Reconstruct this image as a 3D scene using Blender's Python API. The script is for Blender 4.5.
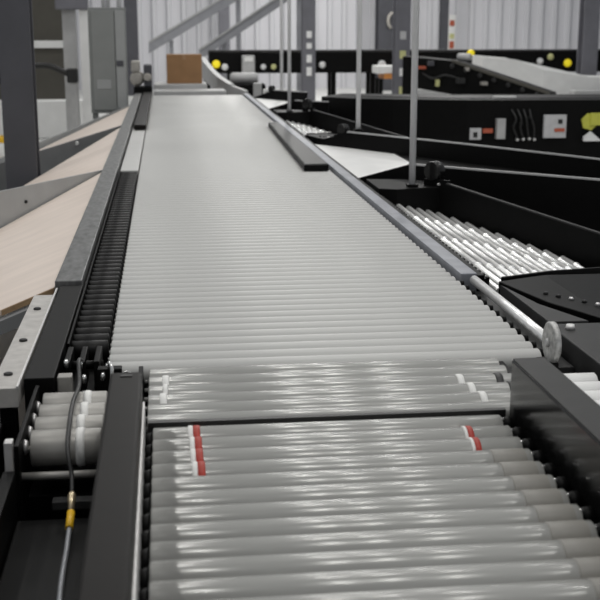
import bpy, math, random
from mathutils import Vector
random.seed(4)
sc = bpy.context.scene
COL = sc.collection
for o in list(bpy.data.objects):
    bpy.data.objects.remove(o)

# ------------------------------------------------------------------ camera
PITCH, YAW = math.atan(273 / 1150), math.atan(137 / (1150 / math.cos(math.atan(273 / 1150))))
cam_d = bpy.data.cameras.new('camera')
cam = bpy.data.objects.new('camera', cam_d)
COL.objects.link(cam)
cam.location = (0, 0, 1.75)
cam.rotation_euler = (math.pi / 2 - PITCH, 0, -YAW)
cam_d.sensor_width = 36
cam_d.lens = 36 * 1150 / 600
cam_d.clip_start = 0.05
cam_d.clip_end = 300
cam_d.dof.use_dof = True
cam_d.dof.focus_distance = 3.9
cam_d.dof.aperture_fstop = 6.3
sc.camera = cam

# ------------------------------------------------------------------ world and lamps
w = bpy.data.worlds.new('hall_air')
sc.world = w
w.use_nodes = True
w.node_tree.nodes['Background'].inputs[0].default_value = (0.93, 0.96, 1.0, 1)
w.node_tree.nodes['Background'].inputs[1].default_value = 0.27


def lamp(x, y, z, sx, sy, power):
    d = bpy.data.lights.new('high_bay_lamp', 'AREA')
    d.shape = 'RECTANGLE'
    d.size, d.size_y, d.energy = sx, sy, power
    d.color = (1.0, 0.985, 0.95)
    o = bpy.data.objects.new('high_bay_lamp', d)
    o.location = (x, y, z)
    COL.objects.link(o)


for lx in (-3.4, 0.15, 1.35, 3.1, 7.0):
    for ly in (1.0, 5.5, 10.0, 16.0, 22.0, 28.0):
        lamp(lx, ly, 6.6, 0.30, 1.4, (34 if lx > -1 else 50) if ly < 20 else (48 if ly < 25 else (22 if lx < 1 else (80 if lx < 2 else 270))))

vs = sc.view_settings
vs.view_transform = 'Standard'
vs.look = 'None'
vs.exposure = 0.0
vs.gamma = 1.0
vs.use_curve_mapping = False


# ------------------------------------------------------------------ materials
def mat(name, col, rough=0.5, metal=0.0, var=0.0, scale=8.0, stretch=(1, 1, 1), bump=0.0, emit=None, spec=0.5):
    m = bpy.data.materials.new(name)
    m.use_nodes = True
    nt = m.node_tree
    b = nt.nodes['Principled BSDF']
    b.inputs['Base Color'].default_value = (*col, 1)
    b.inputs['Roughness'].default_value = rough
    b.inputs['Metallic'].default_value = metal
    b.inputs['Specular IOR Level'].default_value = spec
    if var or bump:
        tc = nt.nodes.new('ShaderNodeTexCoord')
        mp = nt.nodes.new('ShaderNodeMapping')
        mp.inputs['Scale'].default_value = stretch
        nz = nt.nodes.new('ShaderNodeTexNoise')
        nz.inputs['Scale'].default_value = scale
        nz.inputs['Detail'].default_value = 4
        nt.links.new(tc.outputs['Object'], mp.inputs[0])
        nt.links.new(mp.outputs[0], nz.inputs['Vector'])
        if var:
            cr = nt.nodes.new('ShaderNodeValToRGB')
            cr.color_ramp.elements[0].position = 0.3
            cr.color_ramp.elements[1].position = 0.7
            cr.color_ramp.elements[0].color = (*[max(0, c * (1 - var)) for c in col], 1)
            cr.color_ramp.elements[1].color = (*[min(1, c * (1 + var)) for c in col], 1)
            nt.links.new(nz.outputs['Fac'], cr.inputs[0])
            nt.links.new(cr.outputs[0], b.inputs['Base Color'])
        if bump:
            bp = nt.nodes.new('ShaderNodeBump')
            bp.inputs['Strength'].default_value = bump
            bp.inputs['Distance'].default_value = 0.01
            nt.links.new(nz.outputs['Fac'], bp.inputs['Height'])
            nt.links.new(bp.outputs[0], b.inputs['Normal'])
    if emit:
        b.inputs['Emission Color'].default_value = (*col, 1)
        b.inputs['Emission Strength'].default_value = emit
    return m


M = dict(
    floor=mat('sealed_concrete', (0.62, 0.62, 0.60), 0.35, 0, 0.08, 1.5),
    wall=mat('ribbed_wall_sheet', (0.62, 0.62, 0.65), 0.6, 0, 0.05, 0.6),
    far_roll=mat('pale_roller_sleeve', (0.50, 0.50, 0.487), 0.40, 0.0, 0.04, 3, (1, 6, 6), spec=0.4),
    near_roll=mat('zinc_roller', (0.37, 0.37, 0.355), 0.20, 0.08, 0.08, 4, (1, 5, 5), spec=0.55),
    sleeve=mat('worn_beige_sleeve', (0.245, 0.236, 0.215), 0.5, 0.0, 0.10, 20),
    lane_roll=mat('grey_lane_roller', (0.34, 0.33, 0.31), 0.42, 0.3, 0.08, 12),
    blk=mat('black_powder_coat', (0.003, 0.003, 0.003), 0.5, 0, 0.15, 15, spec=0.12),
    blk_rail=mat('charcoal_guard_paint', (0.009, 0.0078, 0.007), 0.42, 0, 0.15, 20, spec=0.10),
    blk_gloss=mat('glossy_black_guard', (0.008, 0.008, 0.008), 0.16, 0, 0.0, spec=0.35),
    rubber=mat('black_roller_rubber', (0.004, 0.004, 0.004), 0.45, 0, 0.2, 10, spec=0.16),
    rail=mat('grey_steel_rail', (0.13, 0.132, 0.132), 0.45, 0.4, 0.40, 14, (3, 1, 1)),
    rail_blue=mat('blue_grey_plate', (0.25, 0.26, 0.29), 0.45, 0.4, 0.15, 12),
    dgrey=mat('dark_grey_panel', (0.034, 0.034, 0.034), 0.45, 0.0, 0.12, 12, spec=0.18),
    alu=mat('brushed_aluminium', (0.72, 0.71, 0.70), 0.38, 0.6, 0.10, 18, (1, 4, 1)),
    chrome=mat('bright_steel', (0.85, 0.85, 0.84), 0.22, 0.9, 0.03, 10),
    galv=mat('galvanised_disc', (0.45, 0.45, 0.44), 0.5, 0.6, 0.35, 60),
    spur_roll=mat('polished_spur_roller', (0.95, 0.95, 0.94), 0.28, 0.6, 0.05, 20),
    white=mat('white_belt', (0.80, 0.80, 0.79), 0.35, 0, 0.04, 5),
    whitep=mat('white_paint', (0.78, 0.78, 0.77), 0.5, 0, 0.04, 5),
    strap=mat('pale_bolted_strip', (0.44, 0.425, 0.405), 0.5, 0.2, 0.14, 25),
    ply=mat('pale_birch_board', (0.76, 0.66, 0.585), 0.42, 0, 0.07, 2.5, (1, 3, 1)),
    plyedge=mat('board_edge', (0.30, 0.20, 0.11), 0.7, 0, 0.2, 30),
    fin=mat('grey_divider_steel', (0.34, 0.35, 0.355), 0.5, 0.1, 0.07, 6),
    find=mat('dark_divider_steel', (0.19, 0.195, 0.20), 0.5, 0.1, 0.07, 6),
    colm=mat('dark_grey_column', (0.055, 0.056, 0.066), 0.5, 0, 0.1, 4),
    coll=mat('mid_grey_column', (0.15, 0.15, 0.17), 0.5, 0, 0.1, 4),
    conduit=mat('grey_conduit', (0.78, 0.78, 0.79), 0.45, 0.05, 0.05, 5),
    cab=mat('grey_cabinet_paint', (0.21, 0.22, 0.215), 0.5, 0, 0.05, 5),
    cabl=mat('pale_cabinet_edge', (0.30, 0.31, 0.31), 0.45, 0, 0.05, 5),
    olive=mat('dark_olive_board', (0.075, 0.070, 0.058), 0.7, 0, 0.12, 3),
    card=mat('brown_cardboard', (0.30, 0.165, 0.075), 0.8, 0, 0.1, 6),
    cardtape=mat('pale_box_tape', (0.36, 0.21, 0.11), 0.5, 0, 0.05, 6),
    lgrey=mat('light_grey_steel', (0.45, 0.45, 0.45), 0.45, 0.2, 0.08, 5),
    beam=mat('grey_incline_beam', (0.32, 0.325, 0.35), 0.5, 0.1, 0.1, 3),
    red=mat('red_band', (0.42, 0.035, 0.02), 0.5, 0, 0.2, 40),
    bandw=mat('white_band', (0.80, 0.80, 0.78), 0.5, 0, 0.1, 40),
    yellow=mat('yellow_button', (0.90, 0.72, 0.02), 0.4, 0, 0.05, 10, emit=0.35),
    pale_y=mat('pale_yellow_button', (0.60, 0.60, 0.28), 0.4, 0, 0.05, 10),
    button=mat('white_button', (0.82, 0.82, 0.82), 0.4, 0, 0.05, 10),
    orange=mat('orange_plastic', (0.55, 0.22, 0.05), 0.5, 0, 0.1, 10),
    brass=mat('brass_fitting', (0.60, 0.50, 0.34), 0.3, 0.7, 0.1, 40),
    ysleeve=mat('yellow_sleeve', (0.85, 0.50, 0.02), 0.4, 0, 0.1, 30),
    gcable=mat('grey_cable', (0.32, 0.33, 0.35), 0.35, 0.3, 0.1, 30),
    bcable=mat('black_cable', (0.012, 0.012, 0.012), 0.45, 0, 0.0),
    sign_y=mat('yellow_sign', (0.55, 0.55, 0.08), 0.5, 0, 0.08, 10),
    label=mat('label_white', (0.52, 0.52, 0.53), 0.5, 0, 0.08, 20),
    label_red=mat('label_red', (0.45, 0.10, 0.05), 0.5, 0, 0.1, 20),
    beige=mat('beige_motor', (0.38, 0.36, 0.33), 0.5, 0.1, 0.12, 12),
)


# ------------------------------------------------------------------ mesh helpers
class MB:
    def __init__(s):
        s.v, s.f, s.sm = [], [], []

    def poly(s, vs, fs, smooth=False):
        n = len(s.v)
        s.v += [tuple(p) for p in vs]
        s.f += [tuple(n + i for i in f) for f in fs]
        s.sm += [smooth] * len(fs)
        return s

    def box(s, x0, x1, y0, y1, z0, z1):
        vs = [(x, y, z) for z in (z0, z1) for x, y in ((x0, y0), (x1, y0), (x1, y1), (x0, y1))]
        return s.poly(vs, [(3, 2, 1, 0), (4, 5, 6, 7), (0, 1, 5, 4), (1, 2, 6, 5), (2, 3, 7, 6), (3, 0, 4, 7)])

    def prism(s, top, depth):
        """closed slab: polygon top (x, y, z), walls straight down by depth (number or list)"""
        n = len(top)
        area = sum(top[i][0] * top[(i + 1) % n][1] - top[(i + 1) % n][0] * top[i][1] for i in range(n))
        if area < 0:
            top = top[::-1]
            if isinstance(depth, (list, tuple)):
                depth = list(depth)[::-1]
        d = depth if isinstance(depth, (list, tuple)) else [depth] * n
        bot = [(p[0], p[1], p[2] - d[i]) for i, p in enumerate(top)]
        fs = [tuple(range(n)), tuple(range(2 * n - 1, n - 1, -1))]
        fs += [(i, n + i, n + (i + 1) % n, (i + 1) % n) for i in range(n)]
        return s.poly(list(top) + bot, fs)

    def wall(s, pts, h, t):
        """panel standing along a path of top points, height h (number or list), thickness t"""
        hs = h if isinstance(h, (list, tuple)) else [h] * len(pts)
        P = [Vector(p) for p in pts]
        nn = []
        for i in range(len(P)):
            d = (P[min(i + 1, len(P) - 1)] - P[max(i - 1, 0)])
            d.z = 0
            d.normalize()
            nn.append(Vector((-d.y, d.x, 0)) * t / 2)
        vs, fs = [], []
        for p, n, hh in zip(P, nn, hs):
            dn = Vector((0, 0, hh))
            vs += [p + n, p - n, p - n - dn, p + n - dn]
        for i in range(len(P) - 1):
            a, b = 4 * i, 4 * i + 4
            for k in range(4):
                k2 = (k + 1) % 4
                fs.append((a + k, b + k, b + k2, a + k2))
        fs += [(0, 1, 2, 3), (4 * len(P) - 1, 4 * len(P) - 2, 4 * len(P) - 3, 4 * len(P) - 4)]
        return s.poly(vs, fs)

    def lathe(s, a, b, prof, seg=20, smooth=True):
        """solid of revolution from point a to b; prof = [(t along 0..1, radius)]"""
        a, b = Vector(a), Vector(b)
        d = (b - a).normalized()
        u = d.orthogonal().normalized()
        v = d.cross(u)
        vs, fs = [], []
        for t, r in prof:
            c = a.lerp(b, t)
            for k in range(seg):
                an = 2 * math.pi * k / seg
                vs.append(c + (u * math.cos(an) + v * math.sin(an)) * r)
        for i in range(len(prof) - 1):
            for k in range(seg):
                k2 = (k + 1) % seg
                fs.append((i * seg + k, i * seg + k2, (i + 1) * seg + k2, (i + 1) * seg + k))
        s.poly(vs, fs, smooth)
        n = len(s.v) - len(vs)
        s.f.append(tuple(n + k for k in range(seg - 1, -1, -1)))
        s.f.append(tuple(n + (len(prof) - 1) * seg + k for k in range(seg)))
        s.sm += [False, False]
        return s

    def cyl(s, a, b, r, seg=16):
        return s.lathe(a, b, [(0, r), (1, r)], seg)

    def tube(s, pts, r, seg=8, sub=6):
        P = [Vector(p) for p in pts]
        Q = []
        for i in range(len(P) - 1):
            p0, p1, p2, p3 = P[max(i - 1, 0)], P[i], P[i + 1], P[min(i + 2, len(P) - 1)]
            for k in range(sub):
                t = k / sub
                Q.append(0.5 * ((2 * p1) + (p2 - p0) * t + (2 * p0 - 5 * p1 + 4 * p2 - p3) * t * t + (3 * p1 - p0 - 3 * p2 + p3) * t ** 3))
        Q.append(P[-1])
        vs, fs = [], []
        up = Vector((0.3, 0.2, 1)).normalized()
        for i, q in enumerate(Q):
            d = (Q[min(i + 1, len(Q) - 1)] - Q[max(i - 1, 0)]).normalized()
            u = (up - d * up.dot(d))
            if u.length < 1e-3:
                u = d.orthogonal()
            u.normalize()
            up = u
            v = d.cross(u)
            vs += [q + (u * math.cos(2 * math.pi * k / seg) + v * math.sin(2 * math.pi * k / seg)) * r for k in range(seg)]
        for i in range(len(Q) - 1):
            for k in range(seg):
                k2 = (k + 1) % seg
                fs.append((i * seg + k, i * seg + k2, (i + 1) * seg + k2, (i + 1) * seg + k))
        s.poly(vs, fs, True)
        n = len(s.v) - len(vs)
        s.f += [tuple(n + k for k in range(seg - 1, -1, -1)), tuple(n + (len(Q) - 1) * seg + k for k in range(seg))]
        s.sm += [False, False]
        return s

    def build(s, name, m, parent=None, bevel=0.0):
        lo = Vector([min(p[i] for p in s.v) for i in range(3)])
        hi = Vector([max(p[i] for p in s.v) for i in range(3)])
        c = (lo + hi) / 2
        if parent is None:
            c.z = lo.z
        me = bpy.data.meshes.new(name)
        me.from_pydata([Vector(p) - c for p in s.v], [], s.f)
        me.polygons.foreach_set('use_smooth', s.sm)
        me.materials.append(M[m])
        me.update()
        o = bpy.data.objects.new(name, me)
        COL.objects.link(o)
        base = Vector((0, 0, 0))
        if parent is not None:
            o.parent = parent
            q = parent
            while q is not None:
                base = base + q.location
                q = q.parent
        o.location = c - base
        if bevel:
            bv = o.modifiers.new('bevel', 'BEVEL')
            bv.width = bevel
            bv.segments = 2
            bv.limit_method = 'ANGLE'
        return o


def tag(o, label, cat, group=None, kind=None):
    o['label'] = label
    o['category'] = cat
    if group:
        o['group'] = group
    if kind:
        o['kind'] = kind
    return o


def thing(name, loc, label, cat, group=None):
    o = bpy.data.objects.new(name, None)
    o.empty_display_size = 0.1
    o.location = loc
    COL.objects.link(o)
    return tag(o, label, cat, group)


def dup(o, parent, delta):
    c = o.copy()
    COL.objects.link(c)
    c.parent = parent
    c.location = o.location + Vector(delta)
    for ch in o.children:
        g = ch.copy()
        COL.objects.link(g)
        g.parent = c
    return c


# ------------------------------------------------------------------ setting
fl = MB().box(-14, 26, -3, 34.6, -0.2, 0).build('floor', 'floor')
fl['kind'] = 'structure'
wb = MB()
prof = []
x = -14.0
while x < 26:
    prof += [(x, 0), (x + 0.24, 0), (x + 0.27, -0.10), (x + 0.37, -0.10), (x + 0.40, 0)]
    x += 0.42
n = len(prof)
vs = [(p[0], 34.0 + p[1], 0) for p in prof] + [(p[0], 34.0 + p[1], 7.5) for p in prof]
vs += [(p[0], 34.3, 0) for p in prof] + [(p[0], 34.3, 7.5) for p in prof]
fs = [(i, i + 1, n + i + 1, n + i) for i in range(n - 1)]
fs += [(2 * n + i + 1, 2 * n + i, 3 * n + i, 3 * n + i + 1) for i in range(n - 1)]
fs += [(n + i, n + i + 1, 3 * n + i + 1, 3 * n + i) for i in range(n - 1)]
fs += [(2 * n + i, 2 * n + i + 1, i + 1, i) for i in range(n - 1)]
fs += [(0, n, 3 * n, 2 * n), (n - 1, 3 * n - 1, 4 * n - 1, 2 * n - 1)]
wb.poly(vs, fs)
wall = wb.build('wall_back', 'wall')
wall['kind'] = 'structure'

# ------------------------------------------------------------------ big roller conveyors
PIT, RR, ZT = 0.0762, 0.0362, 0.85
ZA = ZT - RR


def roller_mb(x0, x1, y, r=RR, z=ZA, shaft=0.02, seg=28):
    L = x1 - x0
    c = 0.003 / L
    mb = MB().lathe((x0, y, z), (x1, y, z), [(0, r * .45), (0, r - .003), (c, r), (1 - c, r), (1, r - .003), (1, r * .45)], seg)
    mb.cyl((x0 - shaft, y, z), (x0, y, z), 0.007, 6)
    mb.cyl((x1, y, z), (x1 + shaft, y, z), 0.007, 6)
    return mb


def leg_pair(t, x0, x1, y, ztop):
    for xx in (x0, x1):
        MB().box(xx - .03, xx + .03, y - .03, y + .03, 0, ztop).build('leg', 'blk', t)


# main bed ----------------------------------------------------------
mainc = thing('roller_conveyor', (0.44, 10, 0), 'long pale roller conveyor running away to the far wall', 'conveyor')
y0 = 3.085
r0 = roller_mb(-0.175, 1.05, y0, shaft=0.008).build('roller', 'far_roll', mainc)
NR = int((15.95 - y0) / PIT)
for i in range(1, 100):
    dup(r0, mainc, (0, i * PIT, 0))
far = MB()
for i in range(100, NR + 1):
    y = y0 + i * PIT
    far.lathe((-0.175, y, ZA), (1.05, y, ZA), [(0, RR - .003), (.003, RR), (.997, RR), (1, RR - .003)], 16)
fr = far.build('roller', 'far_roll', mainc)
fr['kind'] = 'stuff'
# left and right rails and the frame below them
t = thing('side_rail', (-.355, 10, 0), 'long grey steel rail between the birch boards and the pale bed', 'rail')
MB().box(-.405, -.310, 4.05, 16.0, .62, .875).build('rail', 'rail', t, .004)
for yy in (4.3, 8.2, 12.0, 15.7):
    MB().box(-.40, -.35, yy - .03, yy + .03, 0, .62).build('leg', 'blk', t)
MB().box(-.30, -.185, 7.52, 15.98, .70, .846).build('bed_edge', 'far_roll', t, .003)
MB().box(1.066, 1.128, 4.05, 16.0, .62, .866).build('right_rail', 'rail_blue', mainc, .004)
MB().box(1.129, 1.157, 4.05, 16.0, .62, .858).build('rail_channel', 'blk', mainc, .003)
MB().box(1.066, 1.148, 3.06, 4.04, .62, .80).build('right_frame', 'dgrey', mainc, .003)
MB().cyl((1.112, 3.12, .845), (1.112, 4.03, .845), .017).build('guide_rod', 'spur_roll', mainc)
b0 = MB().cyl((1.053, y0, .838), (1.064, y0, .838), .012, 10).build('bearing', 'blk', mainc)
for i in range(1, 13):
    dup(b0, mainc, (0, i * PIT, 0))
MB().box(-.17, 1.05, 3.06, 15.9, .58, .74).build('pan', 'blk', mainc)
for yy in (3.4, 6.5, 9.6, 12.7, 15.7):
    leg_pair(mainc, -.12, 1.0, yy, .58)

# middle module -----------------------------------------------------
midc = thing('roller_conveyor', (0.4, 2.8, 0), 'short darker roller module between the long pale bed and the nearest rollers', 'conveyor')
m0 = roller_mb(-.062, .905, 2.628, shaft=.012).build('roller', 'near_roll', midc)
mids = [m0] + [dup(m0, midc, (0, i * PIT, 0)) for i in range(1, 6)]
MB().box(-.09, -.078, 2.592, 3.04, .62, .85).build('side_frame', 'blk', midc)
MB().box(.914, .93, 2.592, 3.04, .62, .83).build('side_frame', 'blk', midc)
MB().box(-.06, .90, 2.592, 3.04, .60, .74).build('pan', 'blk', midc)
MB().box(-.06, .80, 2.572, 2.588, .76, .849).build('gap_shade_strip', 'bcable', midc)  # black bar added to stand in for the shade in the gap between modules
leg_pair(midc, -.03, .87, 2.8, .60)


def band(x, y, m, parent, wd=.008, r=RR + .0025, tilt=0.0, nm='drive_band'):
    return MB().lathe((x - wd, y, ZA), (x + wd, y + tilt, ZA), [(0, r - .002), (.15, r), (.85, r), (1, r - .002)], 24).build(nm, m, parent)


for i, xx in ((4, -.018), (3, -.019), (2, -.024)):
    band(xx, 2.628 + i * PIT, 'bandw', midc, .006 if i == 3 else .009)
for i, xx in ((3, .757), (2, .767), (1, .777)):
    band(xx, 2.628 + i * PIT, 'bandw', midc, .009)
for i, xx in ((3, .862), (2, .876)):
    band(xx, 2.628 + i * PIT, 'bcable', midc, .010, nm='black_band')

# near module -------------------------------------------------------
nearc = thing('roller_conveyor', (0.37, 1.9, 0), 'nearest zinc roller conveyor between two black side guards', 'conveyor')
yN = 2.530
n0 = roller_mb(-.048, .775, yN).build('roller', 'near_roll', nearc)
MB().lathe((.685, yN, ZA), (.768, yN, ZA), [(0, RR), (.04, RR + .0012), (.9, RR + .0012), (1, RR - .006)], 28).build('end_sleeve', 'sleeve', n0)
MB().lathe((.776, yN, ZA + .012), (.80, yN, ZA + .012), [(0, .016), (.6, .02), (1, .02)], 12).build('bearing_cap', 'blk', n0)
MB().cyl((.772, yN - .004, ZA + .026), (.782, yN - .004, ZA + .026), .006, 8).build('bolt', 'chrome', n0)
MB().lathe((-.066, yN, ZA), (-.050, yN, ZA), [(0, .022), (1, .027)], 12).build('bearing_cap', 'blk', n0)
rolls = [n0] + [dup(n0, nearc, (0, -i * PIT, 0)) for i in range(1, 17)]
for r_ in rolls[:3]:
    for ch in [c for c in r_.children if c.name.startswith('end_sleeve')]:
        bpy.data.objects.remove(ch)
# guards
gl = MB().box(-.142, -.070, 1.20, 2.585, .60, .972).build('left_guard', 'blk_rail', nearc, .006)
MB().box(-.118, -.092, 2.545, 2.558, .9715, .974).build('slot', 'bcable', gl)
MB().cyl((-.105, 2.583, .962), (-.105, 2.589, .962), .012, 10).build('bolt', 'chrome', gl)
MB().box(-.0705, -.0655, 1.20, 2.58, .74, .9).build('wear_strip', 'alu', gl, .001)
gr = MB().box(.812, .895, 1.20, 2.585, .60, .972).build('right_guard', 'blk_gloss', nearc, .005)
MB().box(.814, .893, 1.21, 2.580, .968, .976).build('top_cap', 'dgrey', gr, .003)
MB().box(-.04, .77, 1.2, 2.55, .60, .74).build('pan', 'blk', nearc)
leg_pair(nearc, -.03, .76, 2.3, .60)
leg_pair(nearc, -.03, .76, 1.4, .60)
for k, (xx, i) in enumerate(((.052, 0), (.054, 1), (.054, 2), (.056, 3))):
    band(xx - .014, yN - i * PIT, 'bandw', rolls[i], .006, nm='white_band')
    band(xx, yN - i * PIT, 'red', rolls[i], .008, nm='red_band')
for xx, i in ((.677, 1), (.673, 2)):
    band(xx - .011, yN - i * PIT, 'bandw', rolls[i], .004, nm='white_band')
    band(xx, yN - i * PIT, 'red', rolls[i], .007, nm='red_band')

# ------------------------------------------------------------------ left side near lanes
strip = thing('black_roller_lane', (-.245, 5.3, 0), 'narrow lane of black ribbed rollers along the left edge of the pale bed', 'roller lane')
s0 = MB().lathe((-.296, 3.34, ZA), (-.186, 3.34, ZA), [(0, .026), (.03, .031), (.97, .031), (1, .026)], 20).build('roller', 'rubber', strip)
for i in range(1, 55):
    dup(s0, strip, (0, i * PIT, 0))
MB().box(-.302, -.296, 3.29, 7.49, .70, .852).build('side_plate', 'blk', strip)
MB().box(-.296, -.186, 3.29, 7.49, .60, .765).build('pan', 'blk', strip)
leg_pair(strip, -.245, -.245, 3.6, .60)
leg_pair(strip, -.245, -.245, 7.2, .60)

t = MB().box(-.285, -.178, 10.5, 15.9, .8565, .895).build('edge_cover', 'blk_rail', None, .004)
tag(t, 'long black cover block on the far left edge of the pale bed', 'cover')
t = thing('edge_guard', (.93, 9, .851), 'dark flat guard slab lying along the right edge of the pale bed', 'guard')
MB().prism([(.875, 7.32, .888), (1.035, 7.32, .888), (1.035, 10.7, .888), (.945, 10.7, .888)], .036).build('slab', 'blk', t, .003)
MB().prism([(.882, 7.34, .893), (1.033, 7.34, .893), (1.033, 10.69, .893), (.952, 10.69, .893)], .005).build('top_plate', 'dgrey', t, .002)

sk = MB().box(-.384, -.306, 2.92, 4.03, .0, .862).build('black_skirting', 'blk', None, .003)
tag(sk, 'black side panel between the pale bolted strip and the black roller lane', 'panel')

t = thing('bolted_strip', (-.39, 3.4, 0), 'pale metal strip with dark bolts below the birch board', 'strip')
MB().box(-.465, -.392, 2.87, 3.93, .80, .853).build('strip', 'strap', t, .002)
MB().box(-.398, -.392, 2.87, 4.02, .853, .857).build('edge_bead', 'alu', t)
for yy in (2.99, 3.33, 3.72):
    MB().lathe((-.432, yy, .853), (-.432, yy, .860), [(0, .012), (.7, .012), (1, .007)], 12).build('bolt', 'dgrey', t)
for yy in (2.95, 3.85):
    MB().box(-.45, -.41, yy - .02, yy + .02, 0, .80).build('leg', 'blk', t)

# small take off lane
t = thing('take_off_lane', (-.24, 2.7, 0), 'short lane of four grey rollers beside the left black guard', 'roller lane')
l0 = roller_mb(-.325, -.165, 2.545, r=.042, z=.808, shaft=.012).build('roller', 'lane_roll', t)
lr = [l0] + [dup(l0, t, (0, i * .093, 0)) for i in range(1, 4)]
for i, xx in ((0, -.213), (1, -.218), (2, -.216), (3, -.214)):
    MB().lathe((xx - .010, 2.545 + i * .093, .808), (xx + .010, 2.545 + i * .093, .808), [(0, .043), (.3, .0455), (.7, .0455), (1, .043)], 20).build('white_band', 'bandw', lr[i])
MB().box(-.352, -.342, 2.45, 2.90, .60, .85).build('side_frame', 'blk', t, .002)
MB().box(-.158, -.148, 2.50, 2.90, .60, .84).build('side_frame', 'blk', t, .002)
MB().box(-.335, -.165, 2.52, 2.90, .60, .70).build('pan', 'blk', t)
for i in range(4):
    MB().lathe((-.341, 2.545 + i * .093, .812), (-.332, 2.545 + i * .093, .812), [(0, .02), (1, .014)], 8).build('bearing', 'alu', t)
MB().cyl((-.341, 2.475, .768), (-.158, 2.475, .768), .009).build('cross_bar', 'lane_roll', t)
MB().box(-.27, -.165, 2.40, 2.43, .715, .735).build('cross_channel', 'dgrey', t, .002)
MB().box(-.372, -.354, 2.44, 2.47, .72, .862).build('end_bracket', 'alu', t, .002)
leg_pair(t, -.32, -.18, 2.8, .60)

t = thing('transfer_mechanism', (-.24, 3.05, 0), 'black transfer mechanism with small bright bolts at the end of the black roller lane', 'mechanism')
MB().box(-.30, -.195, 2.93, 3.27, .0, .77).build('base', 'blk', t)
for xx in (-.285, -.245, -.205):
    MB().box(xx - .008, xx + .008, 3.06, 3.22, .77, .862).build('bracket', 'blk', t, .003)
MB().cyl((-.30, 3.12, .835), (-.19, 3.12, .835), .012).build('shaft', 'blk', t)
MB().box(-.30, -.262, 2.935, 2.975, .77, .858).build('end_clip', 'lane_roll', t, .003)
for xx, yy, zz in ((-.285, 3.05, .865), (-.247, 3.05, .862), (-.235, 2.97, .80), (-.235, 3.0, .835), (-.185, 3.0, .84), (-.175, 3.05, .85)):
    MB().lathe((xx, yy, zz - .015), (xx, yy, zz + .008), [(0, .006), (.6, .007), (1, .004)], 8).build('bolt', 'chrome', t)
MB().tube([(-.168, 3.0, .86), (-.165, 2.965, .885), (-.158, 2.945, .87), (-.162, 2.94, .80)], .005).build('hose', 'chrome', t)
MB().box(-.20, -.135, 3.005, 3.04, .70, .855).build('end_stop', 'blk', t, .003)

t = thing('black_enclosure', (-.3, 1.9, 0), 'low black enclosure left of the left black guard', 'enclosure')
MB().box(-.345, -.150, 1.15, 2.38, 0, .705).build('body', 'blk', t, .004)
MB().box(-.375, -.349, 1.15, 2.43, 0, .80).build('side_wall', 'blk', t, .002)
t = MB().box(-.80, -.44, 1.2, 3.2, 0, .74).build('floor_cabinet', 'blk', None, .006)
tag(t, 'black floor cabinet at the bottom left under the birch board', 'cabinet')

t = thing('sensor_cable', (-.21, 2.4, .71), 'sensor cable with brass tip and yellow sleeve hanging by the left guard', 'cable')
MB().tube([(-.243, 3.03, .875), (-.243, 2.95, .895), (-.235, 2.83, .868), (-.240, 2.70, .868), (-.238, 2.56, .864), (-.236, 2.46, .835), (-.226, 2.42, .79), (-.224, 2.385, .762)], .0055).build('lead', 'bcable', t)
MB().lathe((-.224, 2.385, .762), (-.2235, 2.335, .738), [(0, .006), (.15, .009), (.5, .009), (.55, .007), (1, .007)], 12).build('connector', 'brass', t)
MB().cyl((-.2235, 2.335, .738), (-.224, 2.285, .723), .0085, 12).build('sleeve', 'ysleeve', t)
MB().tube([(-.224, 2.285, .723), (-.223, 2.20, .716), (-.222, 2.05, .712), (-.214, 1.88, .711), (-.205, 1.70, .711)], .0055).build('grey_lead', 'gcable', t)

# ------------------------------------------------------------------ right side near
t = thing('end_disc', (1.04, 2.95, .8), 'upright galvanised disc at the end of the right guide rod', 'disc')
MB().lathe((1.022, 2.93, .912), (1.042, 2.93, .912), [(0, .052), (.15, .057), (.85, .057), (1, .052)], 40).build('disc', 'galv', t)
MB().lathe((1.014, 2.93, .912), (1.022, 2.93, .912), [(0, .010), (1, .013)], 10).build('hub', 'lgrey', t)
MB().box(1.000, 1.045, 2.90, 2.965, .0, .862).build('bracket', 'blk', t, .003)

t = thing('grey_side_panel', (1.4, 3.0, 0), 'dark grey panel beside the galvanised disc at the right edge', 'panel')
MB().prism([(1.155, 3.32, .86), (1.60, 3.32, .86), (1.60, 2.50, .86), (1.155, 2.80, .86)], .10).build('top_plate', 'dgrey', t, .004)
MB().prism([(1.16, 3.30, .76), (1.55, 3.30, .76), (1.55, 2.6, .76), (1.16, 2.85, .76)], .76).build('body', 'blk', t)
MB().lathe((1.20, 3.25, .86), (1.20, 3.25, .875), [(0, .016), (1, .012)], 10).build('bolt', 'alu', t)

t = thing('pale_side_lane', (1.05, 2.3, 0), 'lane of pale rollers right of the glossy black guard', 'roller lane')
p0 = MB().lathe((.955, 2.85, .815), (1.13, 2.85, .815), [(0, .027), (.02, .031), (.98, .031), (1, .027)], 20).build('roller', 'whitep', t)
for i in range(1, 10):
    dup(p0, t, (0, -i * PIT, 0))
MB().box(.93, 1.13, 2.0, 2.88, .60, .75).build('pan', 'blk', t)
MB().box(1.133, 1.15, 2.0, 2.78, .0, .83).build('side_frame', 'blk', t)

# outer plate beside the guide rod
t = MB().prism([(1.172, 3.36, .856), (1.30, 3.36, .856), (1.215, 3.60, .856), (1.172, 3.90, .856)], .856).build('edge_plate', 'dgrey', None, .003)
tag(t, 'grey plate outside the bright guide rod on the right', 'plate')


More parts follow.
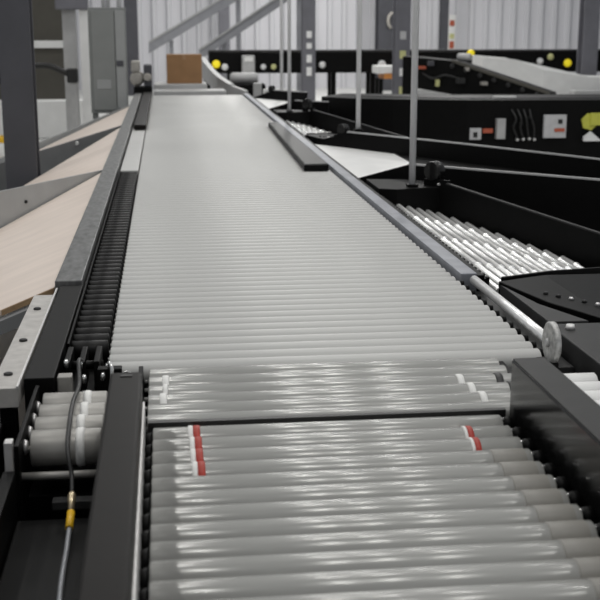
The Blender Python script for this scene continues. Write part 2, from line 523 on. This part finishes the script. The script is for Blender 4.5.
# ------------------------------------------------------------------ right hand spurs
def spur(dy, rollers, which, seg=16):
    """roller spur that drops away to the right, with back guard and front housing"""
    t = thing('spur_conveyor', (2.0, 5.4 + dy, 0), which, 'conveyor', 'spur conveyors on the right')
    K = .25
    zf = lambda x: .83 - K * (x - 1.16)
    yb = lambda x: 6.80 - 1.51 * (x - 1.20)
    yf = lambda x: 4.02 + .75 * (x - 1.20)
    i = 0
    x = 1.215
    while x < 2.05:
        z, a, b = zf(x) - .022, yf(x) + dy + .02, min(yb(x) - .02, 6.22 + .3 * (x - 1.2)) + dy if x < 1.53 else yb(x) + dy - .02
        if b - a < .15:
            break
        c = .006 / (b - a)
        pr = [(0, .013), (c, .0155)]
        for q in (.22, .5, .78):
            pr += [(q - 2 * c, .0155), (q - c, .0205), (q + c, .0205), (q + 2 * c, .0155)]
        pr += [(1 - c, .0155), (1, .013)]
        MB().lathe((x, a, z), (x, b, z), pr, seg).build('roller', 'spur_roll', t)
        x += .060
        i += 1
    # pan under the rollers
    X = (1.19, 2.05)
    MB().prism([(X[0], yf(X[0]) + dy, zf(X[0]) - .06), (X[1], yf(X[1]) + dy, zf(X[1]) - .06), (X[1], yb(X[1]) + dy, zf(X[1]) - .06), (X[0], yb(X[0]) + dy, zf(X[0]) - .06)], .12).build('pan', 'blk', t)
    # comb strip along the main bed
    cb = MB().box(1.160, 1.166, 4.06 + dy, 6.75 + dy, .78, .842)
    for k in range(44):
        yy = 4.10 + dy + k * .06
        cb.box(1.166, 1.190, yy, yy + .02, .80, .838)
    cb.build('comb_strip', 'blk', t)
    # sloped back guard
    gx = (1.38, 1.47, 1.56, 2.13, 3.0)
    tops = (.03, .10, .165, .165, .165)
    pts = [(g, yb(g) + dy + .03, zf(g) + h) for g, h in zip(gx, tops)]
    MB().wall(pts, [.14 + h for h in tops], .012).build('back_guard', 'blk', t)
    MB().wall([(g[0], g[1], g[2] + .004) for g in pts[2:]], .008, .020).build('guard_lip', 'dgrey', t)
    # pivot bracket with a wheel at the corner
    MB().wall([(1.46, 6.42 + dy, .91), (1.58, 6.30 + dy, .91)], .12, .02).build('bracket', 'blk', t, .003)
    MB().lathe((1.485, 6.37 + dy, .955), (1.535, 6.41 + dy, .955), [(0, .052), (.2, .056), (.8, .056), (1, .052)], 24).build('wheel', 'blk_gloss', t)
    MB().cyl((1.52, 6.34 + dy, .885), (1.525, 6.33 + dy, .885), .008, 8).build('bolt', 'alu', t)
    MB().prism([(p, q + dy, .872) for p, q in ((1.175, 6.30), (1.27, 6.26), (1.53, 6.33), (1.60, 6.52), (1.40, 6.68), (1.175, 6.72))], .22).build('corner_housing', 'blk', t, .004)
    # front housing
    MB().prism([(1.195, 4.00 + dy, .845), (1.40, 4.10 + dy, .84), (2.9, 5.2 + dy, .60), (2.9, 3.9 + dy, .60), (1.39, 3.38 + dy, .845), (1.27, 3.66 + dy, .845)], [.25] * 6).build('front_housing', 'blk', t, .004)
    MB().wall([(1.22, 4.035 + dy, .852), (1.45, 4.17 + dy, .842), (2.6, 5.05 + dy, .69)], .10, .014).build('front_guard', 'blk', t)
    for k in range(7):
        bx, by = 1.30 + .03 * k, 3.78 + dy - .045 * k
        MB().lathe((bx, by, .845), (bx, by, .853), [(0, .010), (1, .006)], 8).build('bolt', 'alu' if k in (2, 4) else 'dgrey', t)
    for lx, ly in ((1.4, 3.7), (1.4, 6.3), (2.6, 4.8)):
        MB().box(lx - .03, lx + .03, ly + dy - .03, ly + dy + .03, 0, .60 if lx < 2 else .42).build('leg', 'blk', t)
    return t


spur(0, 12, 'nearest right spur of bright narrow rollers between black guards')
spur(5.95, 12, 'second right spur of bright rollers, in front of the black cross conveyor', 10)


def belt_spur(dy, which, xmax=3.3):
    t = thing('belt_spur', (2.0, 7.4 + dy, 0), which, 'conveyor', 'spur conveyors on the right')
    z = lambda x: .835 - .04 * (x - 1.16)
    F = [(1.175, 7.02), (1.45, 6.82), (2.40, 6.20), (3.3, 5.62)]
    B = [(1.175, 9.22), (1.42, 8.97), (2.10, 8.16), (3.3, 6.75)]
    if xmax < 3:
        F, B = F[:2] + [(xmax, 6.60)], B[:2] + [(xmax, 8.52)]
    poly = [(x, y + dy, z(x)) for x, y in F] + [(x, y + dy, z(x)) for x, y in B[::-1]]
    xm = 1.72
    yF, yB = 6.82 - .653 * (xm - 1.45), 8.97 - 1.191 * (xm - 1.42)
    w_ = [(x, y + dy, z(x)) for x, y in F[:2]] + [(xm, yF + dy, z(xm)), (xm, yB + dy, z(xm))] + [(x, y + dy, z(x)) for x, y in B[1::-1]]
    k_ = [(xm + .005, yF + dy, z(xm))] + [(x, y + dy, z(x)) for x, y in F[2:]] + [(x, y + dy, z(x)) for x, y in B[:1:-1]] + [(xm + .005, yB + dy, z(xm))]
    MB().prism(w_, .03).build('belt', 'white', t)
    MB().prism(k_, .03).build('black_belt', 'rubber', t)
    MB().prism([(p[0], p[1], p[2] - .032) for p in poly], .20).build('frame', 'blk', t)
    hs = (.0, .115, .125, .125)[:len(F)]
    fp = [(x, y + dy - .02, z(x) + .008 + h) for (x, y), h in zip(F, hs)]
    MB().wall(fp, [.06, .24, .46, .46][:len(F)], .016).build('front_guard', 'blk', t)
    MB().wall([(p[0], p[1], p[2] + .006) for p in fp[1:]], .010, .022).build('guard_lip', 'lgrey', t)
    bp = [(x, y + dy + .02, z(x) + .008 + h) for (x, y), h in zip(B, hs)]
    MB().wall(bp, [.06, .20, .42, .42][:len(F)], .016).build('back_guard', 'blk', t)
    MB().wall([(p[0], p[1], p[2] + .006) for p in bp[1:]], .010, .022).build('guard_lip', 'lgrey', t)
    MB().lathe((1.375, 9.06 + dy, .955), (1.42, 9.09 + dy, .955), [(0, .046), (.2, .05), (.8, .05), (1, .046)], 20).build('wheel', 'blk_gloss', t)
    if xmax > 3:
        MB().box(1.465, 1.535, 8.945, 9.015, .5, .959).build('pole_foot', 'blk', t, .003)
    MB().wall([(1.33, 9.09 + dy, .92), (1.46, 8.98 + dy, .92)], .14, .02).build('bracket', 'blk', t)
    for lx, ly in ((1.3, 7.3), (1.3, 8.9), (min(2.9, xmax - .15), 6.4 if xmax > 3 else 7.4)):
        MB().box(lx - .03, lx + .03, ly + dy - .03, ly + dy + .03, 0, .57).build('leg', 'blk', t)
    return t


belt_spur(0, 'white belted spur right of the bed, beyond the nearest roller spur')
belt_spur(6.2, 'far white belted spur near the end of the pale bed', 1.80)

# conduits that rise from the guards
for x, y, zb, r, lb in ((1.375, 6.36, .874, .0185, 'thin grey conduit pole standing nearest, beside the wheel of the roller spur'),
                        (1.50, 8.98, .96, .0185, 'thin grey conduit pole at the corner of the white belted spur'),
                        (1.31, 12.28, .874, .019, 'thin grey conduit pole behind the dark guard slab'),
                        (1.66, 16.6, .0, .022, 'thin grey conduit pole farthest away beside the incline beam')):
    t = thing('conduit_pole', (x, y, zb), lb, 'pole', 'conduit poles along the right side')
    MB().cyl((x, y, zb), (x, y, 5.2), r, 12).build('tube', 'conduit', t)
    MB().box(x - .03, x + .03, y - .03, y + .03, zb, zb + .012).build('foot_plate', 'blk', t)

# ------------------------------------------------------------------ black cross conveyor with labels
t = thing('cross_conveyor', (4, 13.2, 0), 'long black cross conveyor carrying white labels and a yellow sign', 'conveyor')
YC = 12.9
cf = MB().prism([(1.85, 13.75, .945), (2.2, 13.35, .945), (2.6, 13.15, .945), (3.4, YC, .945), (7.0, YC - .35, .945), (7.0, YC + .8, .945), (3.4, YC + 1.1, .945), (2.2, 14.4, .945)], .78)
cf.build('frame', 'blk', t, .004)
MB().prism([(2.25, 13.7, .952), (3.4, YC + .25, .952), (6.9, YC - .05, .952), (6.9, YC + .5, .952), (3.4, YC + .8, .952), (2.3, 14.1, .952)], .006).build('belt', 'rubber', t)
fy = lambda x: YC - .35 * (x - 3.4) / 3.6 if x > 3.4 else YC
for xx, wd, zc in ((3.78, .26, .957), (5.05, .34, .957), (5.9, .2, .957)):
    MB().box(xx, xx + wd, fy(xx) + .25, fy(xx) + .32, .952, .972).build('light_strip', 'whitep', t)
lab = MB().box(3.44, 3.57, fy(3.5) - .03, fy(3.5), .50, .63).build('label', 'label', t, .002)
MB().box(3.475, 3.525, fy(3.5) - .034, fy(3.5) - .03, .525, .585).build('label_mark', 'bcable', lab)
MB().box(3.585, 3.70, fy(3.65) - .03, fy(3.65), .575, .625).build('label', 'label_red', t)
MB().box(3.73, 3.83, fy(3.8) - .08, fy(3.8), .51, .74).build('junction_box', 'lgrey', t, .004)
big = MB().box(4.27, 4.53, fy(4.4) - .05, fy(4.4), .52, .78).build('label', 'label', t, .004)
MB().box(4.43, 4.48, fy(4.45) - .054, fy(4.45) - .05, .68, .73).build('label_mark', 'bcable', big)
MB().box(4.39, 4.51, fy(4.45) - .054, fy(4.45) - .05, .59, .63).build('label_stripe', 'label_red', big)
MB().box(4.30, 4.36, fy(4.35) - .054, fy(4.35) - .05, .55, .62).build('label_mark', 'whitep', big)
MB().lathe((4.80, fy(4.8) - .02, .70), (4.80, fy(4.8), .70), [(0, .10), (1, .10)], 6, False).build('sign_tip', 'sign_y', t)
MB().box(4.80, 5.12, fy(4.9) - .03, fy(4.9), .66, .80).build('sign', 'sign_y', t, .004)
for k, (xx, zz) in enumerate(((3.98, .50), (4.05, .505), (4.12, .51), (4.18, .50), (4.12, .75), (4.02, .68))):
    MB().lathe((xx, fy(4) - .05, zz), (xx, fy(4), zz), [(0, .014), (.5, .018), (1, .018)], 8).build('fitting', 'alu' if k < 4 else 'dgrey', t)
for k in range(4):
    MB().tube([(3.90 + k * .07, fy(4) - .02, .84), (3.94 + k * .06, fy(4) - .08, .74), (3.92 + k * .08, fy(4) - .06, .64), (3.98 + k * .065, fy(4) - .03, .52)], .012).build('hose', 'bcable', t)
MB().wall([(4.7, fy(4.7) - .12, .54), (4.78, fy(4.7) - .12, .60), (4.90, fy(4.7) - .12, .50)], [.05, .11, .01], .03).build('pale_guard', 'whitep', t)
for lx in (2.3, 4.0, 5.6, 6.8):
    MB().box(lx - .04, lx + .04, 13.3, 13.38, 0, .17).build('leg', 'blk', t)
    MB().box(lx - .04, lx + .04, 13.55 if lx > 2.3 else 13.9, 13.63 if lx > 2.3 else 13.98, 0, .17).build('leg', 'blk', t)

# ------------------------------------------------------------------ far machinery
t = thing('band_conveyor', (5, 25, 0), 'black conveyor with yellow and white buttons along the far wall', 'conveyor')
MB().box(.95, 12.2, 24.7, 25.5, .80, 1.24).build('frame', 'blk', t, .01)
MB().box(.95, 12.2, 24.75, 25.45, 1.24, 1.27).build('belt', 'dgrey', t)
def btn(px, z, r, m, y=24.7):
    MB().lathe((px, y - .06, z), (px, y, z), [(0, r * .5), (.5, r), (1, r)], 14).build('button', m, t)
for px, z, r, m in ((1.09, .99, .085, 'yellow'), (1.27, .93, .07, 'button'), (2.08, .93, .06, 'button'), (2.30, .93, .06, 'pale_y'),
                    (3.34, .97, .07, 'button'), (4.62, .97, .09, 'button'), (6.56, 1.20, .08, 'yellow'), (8.10, 1.03, .07, 'button'),
                    (8.33, 1.12, .07, 'pale_y'), (8.72, .99, .085, 'yellow')):
    btn(px, z, r, m)
for xx in (1.4, 3.6, 4.45, 6.0, 8.4, 10.6):
    for yy in (24.85, 25.35):
        MB().box(xx - .05, xx + .05, yy - .05, yy + .05, 0, .80).build('leg', 'blk', t)
t = thing('control_box', (1.75, 24.5, 0), 'grey control box on a post before the black far conveyor', 'box')
MB().box(1.62, 1.88, 24.40, 24.64, .75, 1.17).build('body', 'lgrey', t, .01)
MB().box(1.70, 1.80, 24.48, 24.56, 0, .75).build('post', 'lgrey', t)
MB().box(1.66, 1.84, 24.385, 24.40, 1.05, 1.14).build('lid', 'whitep', t)
t = thing('tote_cart', (4.85, 23.8, 0), 'white and orange cart standing behind the second conduit pole', 'cart')
MB().box(4.30, 5.10, 23.5, 24.1, .82, .98).build('tray', 'whitep', t, .02)
MB().box(4.45, 5.02, 23.47, 24.13, .72, .82).build('band', 'orange', t)
MB().box(4.90, 5.16, 23.49, 24.11, .98, 1.05).build('rim', 'orange', t)
for xx in (4.4, 5.0):
    for yy in (23.6, 24.0):
        MB().box(xx - .04, xx + .04, yy - .04, yy + .04, .06, .72).build('leg', 'blk', t)
        MB().cyl((xx - .02, yy, .06), (xx + .02, yy, .06), .06, 12).build('caster', 'blk', t)

t = thing('incline_conveyor', (5.5, 20, 0), 'dark conveyor sloping down to the right before the far wall', 'conveyor')
MB().wall([(4.4, 21.0, 1.24), (5.2, 20.5, 1.17), (5.85, 20.1, .94), (6.7, 19.6, .64)], [.70, .65, .42, .18], .5).build('frame', 'blk', t, .01)
MB().wall([(5.05, 20.27, 1.195), (5.70, 19.86, .965), (6.55, 19.36, .665)], .05, .04).build('near_rail', 'olive', t)
for k in range(7):
    f_ = k / 6
    xx, yy, zz = 5.05 + 1.3 * f_, 20.25 - .81 * f_, 1.08 - .46 * f_
    MB().lathe((xx, yy - .05, zz), (xx, yy, zz), [(0, .03), (1, .045)], 8).build('bolt', 'dgrey', t)
MB().lathe((4.95, 20.40, .92), (4.95, 20.46, .92), [(0, .05), (1, .06)], 12).build('knob', 'lgrey', t)
for xx, yy, zz, a_, b_, nm, mm in ((4.52, 20.62, 1.02, .12, .05, 'indicator', 'label_red'), (4.66, 20.50, 1.08, .10, .08, 'junction_box', 'colm'),
                                 (5.12, 20.22, .78, .14, .10, 'junction_box', 'dgrey'), (5.5, 19.98, .76, .10, .06, 'label', 'beige'),
                                 (4.80, 20.44, .72, .05, .12, 'label', 'pale_y'), (5.25, 20.16, 1.00, .06, .06, 'sensor', 'beige')):
    MB().box(xx, xx + a_, yy - .12, yy + .04, zz, zz + b_).build(nm, mm, t, .006)
MB().lathe((5.18, 20.40, 1.235), (5.40, 20.28, 1.225), [(0, .05), (.1, .07), (.9, .07), (1, .05)], 14).build('motor', 'lgrey', t)
MB().tube([(4.6, 20.6, .95), (4.75, 20.42, .86), (4.95, 20.32, .92), (5.2, 20.18, .85)], .02).build('cable', 'dgrey', t)
for xx, yy in ((4.6, 20.85), (5.4, 20.35), (6.1, 19.95)):
    MB().box(xx - .04, xx + .04, yy - .04, yy + .04, 0, .5).build('leg', 'blk', t)
MB().wall([(4.3, 19.9, .72), (5.0, 19.6, .60), (5.7, 19.3, .52)], .12, .10).build('lower_chute', 'lgrey', t)
MB().box(4.95, 5.05, 19.6, 20.4, .0, .5).build('chute_post', 'blk', t)

t = thing('pale_conveyor', (8, 23, 0), 'pale grey boxed conveyor low against the far wall right of the middle', 'conveyor')
MB().prism([(6.3, 22.8, 1.19), (6.9, 22.5, 1.13), (7.4, 22.3, .93), (8.3, 22.15, .80), (9.6, 22.0, .78), (9.6, 22.8, .78), (8.3, 22.95, .80), (7.4, 23.1, .93), (6.9, 23.3, 1.13), (6.3, 23.6, 1.19)], .42).build('side', 'white', t, .01)
MB().box(7.8, 9.3, 21.6, 21.9, .30, .56).build('lower_guard', 'lgrey', t, .01)
for xx in (6.5, 7.9, 9.3):
    MB().box(xx - .05, xx + .05, 22.4 + (.4 if xx < 7 else 0), 22.5 + (.4 if xx < 7 else 0), 0, .42).build('leg', 'dgrey', t)
for xx in (8.0, 9.1):
    MB().box(xx - .04, xx + .04, 21.7, 21.8, 0, .30).build('leg', 'dgrey', t)

# mid clutter between the end of the bed and the columns
t = thing('curved_guard', (.9, 17, 0), 'curved pale metal guard at the far right corner of the pale bed', 'guard')
pts = []
for k in range(9):
    a = math.pi * (.5 + .5 * k / 8)
    pts.append((1.30 + .62 * math.cos(a) - .05, 18.6 - 1.5 * (k / 8), 1.27 - .36 * (k / 8) ** 1.5))
MB().wall([(.62, 18.9, 1.27), (.64, 18.4, 1.22), (.70, 17.8, 1.13), (.80, 17.2, 1.03), (.95, 16.7, .94), (1.14, 16.35, .88)], [.3, .28, .24, .2, .14, .1], .05).build('sheet', 'lgrey', t)
MB().wall([(.62, 18.9, 1.285), (.64, 18.4, 1.235), (.70, 17.8, 1.145), (.80, 17.2, 1.045), (.95, 16.7, .955)], .015, .08).build('rim', 'lgrey', t)
MB().box(.62, .72, 18.5, 18.6, 0, .96).build('leg', 'blk', t)
MB().box(.86, .94, 16.95, 17.05, 0, .85).build('leg', 'blk', t)
t = thing('end_motor', (1.0, 17.6, 0), 'small black drive unit with a grey cowl behind the curved guard', 'motor')
MB().box(.95, 1.50, 17.4, 17.8, .70, .92).build('body', 'blk', t, .01)
MB().lathe((.98, 17.6, 1.0), (1.40, 17.6, 1.0), [(0, .06), (.1, .085), (.9, .085), (1, .06)], 16).build('cowl', 'lgrey', t)
MB().box(1.0, 1.4, 17.5, 17.7, 0, .70).build('pedestal', 'blk', t)
t = thing('photo_eye_stand', (1.35, 17.0, 0), 'grey photo eye stand at the right corner beyond the pale bed', 'sensor')
MB().box(1.28, 1.40, 16.9, 17.0, .70, .96).build('body', 'lgrey', t, .01)
MB().box(1.31, 1.37, 16.92, 16.98, 0, .70).build('post', 'lgrey', t)
MB().box(1.42, 1.62, 16.86, 16.96, .80, .87).build('lamp_bar', 'whitep', t)

# end transition plate and cardboard box
t = thing('end_plate', (.55, 16.6, 0), 'grey end plate across the far end of the pale bed', 'plate')
MB().box(-.15, .84, 16.05, 16.6, .66, .90).build('riser', 'lgrey', t, .01)
MB().box(-.15, .60, 16.6, 17.4, .66, .965).build('shelf', 'lgrey', t, .01)
MB().box(0, .6, 16.3, 17.2, 0, .66).build('pedestal', 'blk', t)
t = thing('cardboard_box', (.27, 17.0, .966), 'brown cardboard box on the plate at the end of the bed', 'box')
MB().box(.035, .535, 16.75, 17.15, .966, 1.37).build('carton', 'card', t, .006)
MB().box(.26, .31, 16.748, 17.152, 1.30, 1.372).build('tape', 'cardtape', t)
t = thing('drive_motor', (-.22, 16.4, 0), 'small beige motor on a black stand left of the cardboard box', 'motor')
MB().box(-.42, -.17, 16.10, 16.6, 0, .95).build('stand', 'blk', t, .01)
MB().lathe((-.37, 16.2, 1.06), (-.37, 16.5, 1.06), [(0, .06), (.1, .10), (.9, .10), (1, .06)], 18).build('body', 'beige', t)
MB().box(-.28, -.17, 16.15, 16.45, .95, 1.25).build('gearbox', 'colm', t, .02)
MB().lathe((-.23, 16.10, 1.08), (-.23, 16.15, 1.08), [(0, .04), (1, .06)], 12).build('cap', 'beige', t)
MB().box(-.45, -.33, 16.2, 16.5, 1.15, 1.30).build('terminal_box', 'beige', t, .02)

# ------------------------------------------------------------------ left chutes
KL = .40
zl = lambda x, zb=.842: zb - KL * (-.412 - x)


def chute(ya, yb, xl, yal, ybl, lb, fin_h, fin_len, fin_mat, finoff=(0, 0)):
    t = thing('sorting_chute', (-.8, (ya + yb) / 2, 0), lb, 'chute', 'birch board chutes on the left')
    top = [(-.412, ya, zl(-.412)), (-.412, yb, zl(-.412)), (xl, ybl, zl(xl)), (xl, yal, zl(xl))]
    MB().prism(top, .02).build('board', 'ply', t)
    return t


# direction of the dividers: (-.56, -.83) per unit
def fin(t, ytip, L, h0, drop, m, t_=.012, dirx=-.56, diry=-.83, z0=.846, xt=-.414, low=.04):
    p0 = (xt, ytip, z0 + .004)
    p1 = (xt + dirx * L, ytip + diry * L, z0 + .004 - drop)
    b1 = zl(p1[0]) - low
    MB().wall([p0, p1], [low, p1[2] - b1], t_).build('divider', m, t)


c1 = chute(4.10, 7.50, -1.45, 4.05, 5.96, 'nearest pale birch chute board sloping down to the left', 0, 0, 'fin')
MB().prism([(-.412, 4.098, .8215), (-.412, 4.085, .8215), (-.60, 4.076, .746), (-.60, 4.089, .746)], -.02).build('raw_edge', 'plyedge', c1)
MB().prism([(-.46, 4.085, .795), (-.46, 4.03, .795), (-1.2, 3.99, .50), (-1.2, 4.045, .50)], .05).build('edge_angle', 'find', c1)
fin(c1, 7.53, 1.65, 0, .03, 'fin')
MB().lathe((-.83, 6.895, .745), (-.833, 6.885, .745), [(0, .010), (1, .010)], 10).build('bolt', 'bcable', c1)
c2 = chute(7.56, 10.95, -1.45, 6.02, 7.83, 'middle pale birch chute board, second from the front', 0, 0, 'fin')
fin(c2, 11.02, 2.2, 0, .26, 'find', diry=-.70, low=.10)
MB().lathe((-.80, 10.54, .735), (-.803, 10.52, .735), [(0, .022), (1, .018)], 10).build('bolt', 'whitep', c2)
c3 = chute(11.05, 13.9, -1.45, 9.75, 12.6, 'farthest pale birch chute board, in front of the grey cabinet', 0, 0, 'fin')
fin(c3, 13.95, 2.4, 0, .45, 'fin', diry=-.66, low=.10)
for c_, yy in ((c1, 5.2), (c2, 8.2), (c3, 11.9)):
    for xx in (-.55, -1.35):
        MB().box(xx - .02, xx + .02, yy - .02, yy + .02, 0, zl(xx) - .03).build('leg', 'blk', c_)

# ------------------------------------------------------------------ columns
def column(x, y, wd, m, lb, labels=(), h=6.5):
    t = thing('steel_column', (x, y, 0), lb, 'column', 'steel building columns')
    b = MB()
    b.box(x - wd / 2, x + wd / 2, y - wd / 2, y - wd / 2 + .03, 0, h)
    b.box(x - wd / 2, x + wd / 2, y + wd / 2 - .03, y + wd / 2, 0, h)
    b.box(x - .015, x + .015, y - wd / 2 + .03, y + wd / 2 - .03, 0, h)
    b.build('shaft', m, t, .004)
    MB().box(x - wd * .62, x + wd * .62, y - wd * .62, y + wd * .62, 0, .03).build('base_plate', m, t)
    for zz, hh, mm in labels:
        MB().box(x - wd * .2, x + wd * .2, y - wd / 2 - .01, y - wd / 2, zz, zz + hh).build('label', mm, t)
    return t


column(-1.135, 9.34, .245, 'colm', 'dark grey column standing close at the left edge of the photo')
column(-.82, 31.0, .34, 'colm', 'dark column right behind the grey electrical cabinet')
column(2.88, 23.4, .26, 'coll', 'mid grey column with a stack of four white labels', ((1.54, .13, 'button'), (1.33, .11, 'button'), (1.06, .15, 'button'), (.80, .17, 'button')))
hc = column(6.20, 32.8, .44, 'colm', 'dark column with a pale bent handle, beside the paler labelled column')
MB().tube([(6.33, 32.56, 1.72), (6.25, 32.5, 1.85), (6.26, 32.5, 2.02), (6.36, 32.56, 2.14)], .045).build('handle', 'beige', hc)
column(4.55, 22.3, .29, 'coll', 'paler column with pale and yellow labels left of the nearest conduit pole', ((1.52, .15, 'label'), (1.16, .15, 'pale_y'), (.83, .15, 'button'), (.48, .15, 'pale_y')))
column(8.00, 33.2, .22, 'colm', 'slim dark column against the pale ribbed wall')
column(8.75, 23.6, .33, 'coll', 'grey column at the right edge of the photo')
column(1.7, 33.2, .30, 'coll', 'grey column between the two rising incline beams')

# safety stickers on wall by slim column
t = MB().box(8.30, 8.52, 33.88, 33.93, 1.00, 2.10)
t = t.build('notice_board', 'whitep', None)
tag(t, 'narrow white notice with red marks on the ribbed wall', 'sign')
for zz, hh, mm in ((1.78, .16, 'label_red'), (1.42, .14, 'pale_y'), (1.14, .2, 'label_red')):
    MB().box(8.34, 8.48, 33.865, 33.88, zz, zz + hh).build('mark', mm, t)

# ------------------------------------------------------------------ left background
t = thing('electrical_cabinet', (-.66, 14.3, 0), 'tall grey electrical cabinet beyond the left chutes', 'cabinet')
MB().box(-.88, -.445, 14.15, 14.45, .74, 1.975).build('body', 'cab', t, .008)
MB().box(-.845, -.575, 14.125, 14.15, .78, 1.94).build('door', 'cab', t, .006)
MB().box(-.565, -.452, 14.128, 14.15, .80, 1.94).build('side_panel', 'cabl', t, .006)
MB().box(-.80, -.63, 14.118, 14.126, 1.03, 1.14).build('plate', 'cabl', t, .003)
MB().box(-.56, -.48, 14.11, 14.13, 1.30, 1.36).build('latch', 'colm', t, .004)
for xx in (-.70, -.64, -.52):
    MB().cyl((xx, 14.3, 1.975), (xx, 14.3, 4.5), .022, 10).build('conduit', 'conduit', t)
for xx in (-.84, -.49):
    MB().box(xx - .03, xx + .03, 14.2, 14.4, 0, .74).build('leg', 'cab', t)
t = MB().box(-3.6, -1.62, 20.0, 20.15, .52, 3.4).build('dark_board', 'olive', None, .01)
t = tag(t, 'dark olive board standing behind the left column', 'board')
MB().box(-3.55, -1.65, 19.93, 20.0, 1.41, 1.53).build('cross_rail', 'whitep', t, .005)
MB().box(-3.5, -3.3, 20.0, 20.15, 0, .52).build('leg', 'lgrey', t)
MB().box(-1.9, -1.75, 20.0, 20.15, 0, .52).build('leg', 'lgrey', t)
t = thing('white_post', (-1.5, 18, 0), 'pale frame of two white posts left of the grey cabinet', 'frame')
MB().box(-1.50, -1.30, 18.0, 18.15, 0, 3.2).build('post', 'lgrey', t, .01)
MB().box(-1.24, -1.10, 17.9, 18.05, 0, 3.2).build('post', 'whitep', t, .01)
MB().box(-1.58, -1.10, 17.85, 18.0, 2.0, 2.25).build('top_bracket', 'coll', t, .02)
t = thing('cable_arm', (-1.4, 17.5, 0), 'black bent cable arm reaching across in front of the olive board', 'arm')
MB().tube([(-2.05, 17.5, 1.17), (-1.85, 17.5, 1.20), (-1.65, 17.5, 1.19), (-1.45, 17.5, 1.10), (-1.30, 17.5, 1.04)], .045).build('cable', 'bcable', t)
MB().box(-1.42, -1.26, 17.42, 17.60, .95, 1.16).build('clamp', 'bcable', t, .02)
MB().box(-1.37, -1.31, 17.48, 17.54, 0, .95).build('post', 'lgrey', t)
t = MB().box(-3.0, -1.30, 19.0, 19.4, 0, .60).build('white_bin', 'whitep', None, .02)
tag(t, 'low white bin on the floor behind the left column', 'bin')
t = thing('wall_rack', (-2.3, 16, 0), 'dark shelf end with a yellow bar at the far left edge', 'rack')
MB().box(-3.1, -1.93, 16.0, 16.3, 1.0, 1.18).build('shelf', 'blk', t, .01)
MB().box(-3.1, -1.93, 16.0, 16.3, .22, .30).build('yellow_bar', 'ysleeve', t, .01)
MB().box(-2.5, -2.42, 16.1, 16.2, 0, 1.0).build('post', 'blk', t)

# ------------------------------------------------------------------ incline beams on the left of the back wall
def beam(a, b, h, d, lb):
    t = thing('incline_beam', ((a[0] + b[0]) / 2, a[1], 0), lb, 'beam', 'rising incline beams at the back')
    MB().wall([a, b], h, d).build('channel', 'beam', t, .01)
    MB().wall([(a[0], a[1] - d / 2 - .02, a[2] + .02), (b[0], b[1] - d / 2 - .02, b[2] + .02)], .05, .05).build('top_flange', 'lgrey', t)
    for f_ in (.15, .6):
        x, y = a[0] + (b[0] - a[0]) * f_, a[1] + (b[1] - a[1]) * f_
        MB().box(x - .05, x + .05, y - .05, y + .05, 0, a[2] + (b[2] - a[2]) * f_ - h).build('post', 'beam', t)
    return t


beam((-.35, 28.2, 1.40), (3.2, 28.2, 3.45), .26, .5, 'left rising grey incline beam above the cardboard box')
beam((.80, 26.8, 1.26), (4.6, 26.8, 3.72), .24, .5, 'right rising grey incline beam behind the curved guard')
